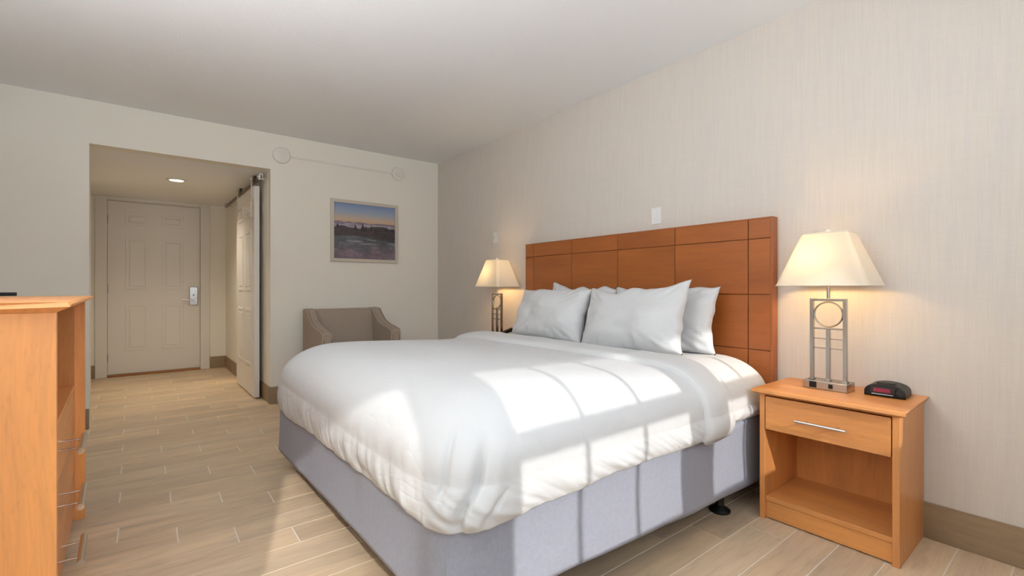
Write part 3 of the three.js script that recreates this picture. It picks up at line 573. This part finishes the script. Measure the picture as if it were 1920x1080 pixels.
// ================================================================ FAR SIDE OF THE ROOM
// armchair
{
  const c = thing('armchair', 'taupe upholstered armchair with sloping arms against the back wall', 'armchair', [1.445, 0, -4.19]);
  c.rotation.y = 0.03;
  const hw = 0.335, zb = -0.27, zf = 0.265, at = 0.07;
  const armPts = [[zb, 0.15], [zf, 0.15], [zf, 0.645]];
  const cv = new THREE.CatmullRomCurve3([[zf - 0.012, 0.662], [0.16, 0.682], [0.06, 0.700], [-0.04, 0.735], [-0.115, 0.79], [-0.165, 0.835]].map(([a, b]) => new THREE.Vector3(a, b, 0)), false, 'catmullrom', 0.5);
  for (const q of cv.getPoints(24)) armPts.push([q.x, q.y]);
  armPts.push([zb + 0.01, 0.842], [zb, 0.83]);
  for (const s of [-1, 1]) {
    const g = extrude(armPts, at, 0.012, [], 4); g.rotateY(-Math.PI / 2); g.translate(s < 0 ? -hw + at : hw, 0, 0);   // profile z -> world z
    const arm = part('arm', muv(g, 'z'), M.seatCloth, c);
    const edge = []; for (const q of cv.getPoints(24)) edge.push(new THREE.Vector3(s * (hw - at + 0.004), q.y - 0.002, q.x));
    edge.unshift(new THREE.Vector3(s * (hw - at + 0.004), 0.2, zf - 0.002), new THREE.Vector3(s * (hw - at + 0.004), 0.60, zf - 0.002));
    part('piping', new THREE.TubeGeometry(new THREE.CatmullRomCurve3(edge, false, 'centripetal'), 80, 0.0035, 6), M.piping, arm);
    const e2 = edge.map((v) => new THREE.Vector3(s * (hw - 0.004), v.y, v.z));
    part('piping', new THREE.TubeGeometry(new THREE.CatmullRomCurve3(e2, false, 'centripetal'), 80, 0.0035, 6), M.piping, arm);
  }
  const back = grid(30, 24, (u, v) => { const a = u * 2 - 1, x = a * (hw - at), y = lerp(0.40, 0.848 + 0.012 * (1 - a * a), v); return [x, y - 0.03 * Math.pow(v, 14), -0.13 - 0.035 * v + 0.018 * Math.sin(v * Math.PI) * (1 - a * a) - 0.03 * Math.pow(v, 12)]; }, (u, v, p) => [p[0], p[1]]);
  part('backrest', [clean(back), clean(bx(-hw + at - 0.005, 0.15, zb, hw - at + 0.005, 0.838, -0.19, 0.02))], M.seatCloth, c);
  part('seat_cushion', bx(-hw + at + 0.002, 0.31, -0.16, hw - at - 0.002, 0.45, zf + 0.01, 0.035), M.seatCloth, c);
  part('seat_rail', bx(-hw + at, 0.15, -0.2, hw - at, 0.315, zf - 0.01, 0.015), M.seatCloth, c);
  for (const sx of [-1, 1]) for (const z of [zb + 0.05, zf - 0.05]) part('leg', cyl(0.016, 0.024, [sx * (hw - 0.045), 0, z], [sx * (hw - 0.05), 0.155, z], 14), M.darkWood, c);
}
// framed print
{
  const pic = document.createElement('canvas'); pic.width = 640; pic.height = 548;
  const g = pic.getContext('2d'), R = rng(77);
  const sky = g.createLinearGradient(0, 0, 0, 200);
  sky.addColorStop(0, '#7b90b5'); sky.addColorStop(0.45, '#a0a9b8'); sky.addColorStop(0.75, '#c9b096'); sky.addColorStop(1, '#c79f80');
  g.fillStyle = sky; g.fillRect(0, 0, 640, 200);
  g.fillStyle = '#7d6f78'; g.beginPath(); g.moveTo(0, 178); for (let x = 0; x <= 640; x += 8) g.lineTo(x, 182 + 6 * n1(x * 0.02, 1, 5)); g.lineTo(640, 205); g.lineTo(0, 205); g.fill();
  g.fillStyle = '#a79dab'; g.fillRect(0, 196, 640, 52);
  for (let i = 0; i < 14; i++) { g.fillStyle = '#6d6470'; g.beginPath(); g.ellipse(R() * 640, 200 + R() * 30, 14 + R() * 30, 2 + R() * 2.5, 0, 0, 7); g.fill(); }
  g.fillStyle = '#4a3f41'; g.beginPath(); g.moveTo(0, 240); for (let x = 0; x <= 640; x += 5) g.lineTo(x, 236 - 12 * n1(x * 0.012, 2, 6) - 4 * R() + (x > 380 ? -14 : 0)); g.lineTo(640, 400); g.lineTo(0, 400); g.fill();
  for (let i = 0; i < 900; i++) { const t = R(); g.fillStyle = ['#3b3335', '#5a4a49', '#4d4643', '#332c2e'][Math.floor(R() * 4)]; g.fillRect(R() * 640, 245 + t * 80, 3 + R() * 14, 2 + R() * 4); }
  const fir = (x, b, h) => { g.fillStyle = '#352f33'; for (let k = 0; k < 5; k++) { const w = h * 0.09 * (k + 1), y = b - h + k * h / 5.5; g.beginPath(); g.moveTo(x, y - h * 0.12); g.lineTo(x + w, y + h / 4); g.lineTo(x - w, y + h / 4); g.fill(); } };
  for (const [x, b, h] of [[35, 250, 50], [215, 262, 60], [290, 270, 78], [378, 258, 56], [430, 268, 46], [470, 262, 30], [545, 250, 48], [605, 255, 40], [625, 258, 46], [320, 270, 48]]) fir(x, b, h);
  g.fillStyle = '#5f6265'; g.beginPath(); g.moveTo(0, 318); for (let x = 0; x <= 640; x += 10) g.lineTo(x, 330 - 14 * Math.exp(-Math.pow((x - 220) / 110, 2)) + 30 * sm(350, 640, x) + 5 * n1(x * 0.03, 3, 7)); g.lineTo(640, 548); g.lineTo(0, 548); g.fill();
  const img = g.getImageData(0, 300, 640, 248);
  for (let y = 0; y < 248; y++) for (let x = 0; x < 640; x++) { const i = (y * 640 + x) * 4; if (img.data[i] === 0x5f && img.data[i + 1] === 0x62) { const a = n1(x * 0.012, y * 0.03, 8), b = n1(x * 0.05, y * 0.09, 9), c = n1(x * 0.2, y * 0.3, 10), pk = sm(0.2, 0.9, y / 248 + 0.25 * a); img.data[i] = 92 + 26 * pk + 16 * a + 10 * b + 8 * c; img.data[i + 1] = 96 + 6 * pk + 14 * a + 9 * b + 8 * c; img.data[i + 2] = 99 + 14 * pk + 12 * a + 9 * b + 8 * c; } }
  g.putImageData(img, 0, 300);
  g.strokeStyle = '#3a3639'; for (let i = 0; i < 16; i++) { g.lineWidth = 1 + R() * 3; g.beginPath(); let x = R() * 640, y = 350 + R() * 190; g.moveTo(x, y); for (let k = 0; k < 4; k++) { x += 12 + R() * 22; y += (R() - 0.35) * 16; g.lineTo(x, y); } g.stroke(); }
  g.fillStyle = '#8e8c90'; for (let i = 0; i < 12; i++) { g.beginPath(); g.ellipse(100 + R() * 540, 345 + R() * 60, 30 + R() * 50, 2 + R() * 3, 0.1, 0, 7); g.fill(); }
  const t = new THREE.CanvasTexture(pic); t.colorSpace = THREE.SRGBColorSpace;
  const f = thing('framed_picture', 'framed landscape print of rocky shore and firs at sunset', 'picture', [1.7115, 1.586, D]);
  const w = 0.3415, h = 0.3015, m = 0.032;
  part('frame', muv(extrude(rect(-w, -h, w, h), 0.018, 0.004, [rect(-w + m, -h + m, w - m, h - m)])), M.pictureFrame, f);
  part('backing', bx(-w + 0.01, -h + 0.01, 0.001, w - 0.01, h - 0.01, 0.008), M.pictureMat, f);
  const pl = new THREE.PlaneGeometry(2 * (w - m), 2 * (h - m)); pl.translate(0, 0, 0.0095);
  part('print', pl, phy({ map: t, roughness: 0.35 }), f);
}
// surface conduit with a round cover and a detector
{
  const c = thing('wall_conduit', 'cream surface conduit joining two round wall boxes above the picture', 'conduit', [0.943, 2.22, D]);
  const disc = (r, hgt) => { const g = lathe([[0.001, hgt], [r * 0.8, hgt], [r * 0.95, hgt * 0.8], [r, hgt * 0.4], [r, 0]], 40); g.rotateX(Math.PI / 2); return g; };
  part('round_cover', disc(0.074, 0.028), M.creamPlastic, c);
  part('tube', bx(0.07, -0.009, 0, 1.05, 0.009, 0.012, 0.003), M.creamPlastic, c);
  const d = part('detector', disc(0.068, 0.03).translate(1.111, 0, 0), M.creamPlastic, c);
  part('sprinkler_head', [disc(0.034, 0.02).translate(1.113, 0, 0.028), cyl(0.008, 0.006, [1.113, 0, 0.045], [1.113, 0, 0.075], 12), cyl(0.018, 0.018, [1.113, 0, 0.075], [1.113, 0, 0.078], 16)], M.creamPlastic, d);
}

// added uplighter, unseen by the left wall, put in to brighten ceiling and far wall
{
  const l = thing('added_uplighter', 'added unseen uplighter by the left wall that brightens the ceiling', 'added lamp', [-0.58, 0, -1.15]);
  part('base', lathe([[0.001, 0.03], [0.02, 0.028], [0.12, 0.02], [0.14, 0.008], [0.14, 0], [0.001, 0]], 40), M.steel, l);
  part('pole', cyl(0.012, 0.012, [0, 0.025, 0], [0, 1.26, 0], 18), M.steel, l);
  part('bowl', lathe([[0.012, 1.255], [0.09, 1.265], [0.18, 1.30], [0.235, 1.34], [0.23, 1.342], [0.175, 1.306], [0.085, 1.272], [0.012, 1.262]], 48), M.steel, l);
  part('added_lamp_glass', cyl(0.2, 0.215, [0, 1.322, 0], [0, 1.328, 0], 40), M.addedUplight, l);
  const a = new THREE.RectAreaLight(C3(0.92, 0.99, 1.09), 119, 0.34, 0.34); a.position.set(-0.58, 1.346, -1.15); a.lookAt(-0.58, 3, -1.15); scene.add(a);  // added fill light thrown up at the ceiling
}

// ================================================================ DRESSER
{
  const ray = (u, w) => { const k = (u - 960) / 873.34; return [w * (Math.sin(YAW) + k * Math.cos(YAW)), w * (-Math.cos(YAW) + k * Math.sin(YAW))]; };
  const [nx, nz] = ray(106, 1.15), [fx, fz] = ray(160, 2.1), len = Math.hypot(fx - nx, fz - nz), turn = Math.atan2(-(fx - nx), -(fz - nz));
  const d = thing('dresser', 'cherry wood dresser with an open top shelf and three drawers', 'dresser', [nx, 0, nz], turn);
  const dp = 0.52, R = rng(13), o = () => [R() * 1.6, R() * 0.8], t = 0.024, top = 0.968, iz = 0.034;   // iz: the carcass sits back from the side panels
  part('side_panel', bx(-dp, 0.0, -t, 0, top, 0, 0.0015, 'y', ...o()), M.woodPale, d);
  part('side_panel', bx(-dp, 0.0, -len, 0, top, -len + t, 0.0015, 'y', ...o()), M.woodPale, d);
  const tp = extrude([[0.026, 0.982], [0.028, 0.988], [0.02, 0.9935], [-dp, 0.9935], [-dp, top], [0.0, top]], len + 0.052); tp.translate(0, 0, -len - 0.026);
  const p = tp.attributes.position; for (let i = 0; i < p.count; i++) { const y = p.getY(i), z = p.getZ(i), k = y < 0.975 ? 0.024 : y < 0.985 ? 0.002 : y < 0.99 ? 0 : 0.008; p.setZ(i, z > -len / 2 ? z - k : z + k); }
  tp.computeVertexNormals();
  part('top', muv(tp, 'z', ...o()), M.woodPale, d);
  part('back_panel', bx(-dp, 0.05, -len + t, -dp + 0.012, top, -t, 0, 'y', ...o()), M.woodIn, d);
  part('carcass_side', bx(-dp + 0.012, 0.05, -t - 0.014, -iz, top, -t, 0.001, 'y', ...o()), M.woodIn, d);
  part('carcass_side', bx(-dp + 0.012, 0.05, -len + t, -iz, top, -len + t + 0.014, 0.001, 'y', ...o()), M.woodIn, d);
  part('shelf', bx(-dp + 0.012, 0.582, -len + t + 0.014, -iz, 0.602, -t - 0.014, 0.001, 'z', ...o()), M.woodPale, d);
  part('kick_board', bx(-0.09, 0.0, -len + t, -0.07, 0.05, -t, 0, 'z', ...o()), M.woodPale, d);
  const hz = -len * 0.44;
  for (const [y0, y1] of [[0.405, 0.578], [0.225, 0.402], [0.045, 0.222]]) {
    const dr = part('drawer', bx(-iz - 0.02, y0, -len + t + 0.003, -iz, y1, -t - 0.003, 0.0015, 'z', ...o()), M.woodPale, d), y = y0 + 0.098;
    part('handle', [cyl(0.010, 0.010, [0.022, y, hz - 0.11], [0.022, y, hz + 0.11], 18), cyl(0.0035, 0.0035, [-iz, y, hz - 0.06], [0.022, y, hz - 0.06], 10), cyl(0.0035, 0.0035, [-iz, y, hz + 0.06], [0.022, y, hz + 0.06], 10)], M.chrome, dr);
  }
  part('cable_grommet', [lathe([[0.03, 0], [0.033, 0.003], [0.026, 0.004], [0.022, 0.001], [0.0225, -0.001], [0.03, 0]], 28).rotateX(Math.PI / 2).translate(-0.163, 0.485, 0.0)], M.darkMetal, d);
  // television on the dresser, out of view but for a foot of its stand
  const q = ray(20, 2.05), tv = thing('television', 'black flat-screen television on the dresser, only a stand foot in view', 'television', [q[0] - 0.10, 0.9935, q[1] + 0.26], turn);
  part('foot', [extrude([[-0.09, -0.012], [0.13, -0.004], [0.13, 0.004], [-0.09, 0.012]], 0.012, 0.002).rotateX(-Math.PI / 2).translate(0, 0.002, -0.24)], M.blackPlastic, tv);
  part('foot', [extrude([[-0.09, -0.012], [0.13, -0.004], [0.13, 0.004], [-0.09, 0.012]], 0.012, 0.002).rotateX(-Math.PI / 2).translate(0, 0.002, 0.2)], M.blackPlastic, tv);
  part('screen_housing', bx(-0.10, 0.01, -0.46, -0.055, 0.56, 0.42, 0.006), M.blackPlastic, tv);
}

// put the origin of the cloth things at their middle, on the level they rest at
for (const [n, x, y, z] of [['duvet', 1.25, 0.42, -1.985], ['mattress', 1.59, 0.43, -1.985]]) { const o = scene.getObjectByName(n); o.position.set(x, y, z); for (const c of o.children) c.geometry.translate(-x, -y, -z); }

renderer.render(scene, camera);
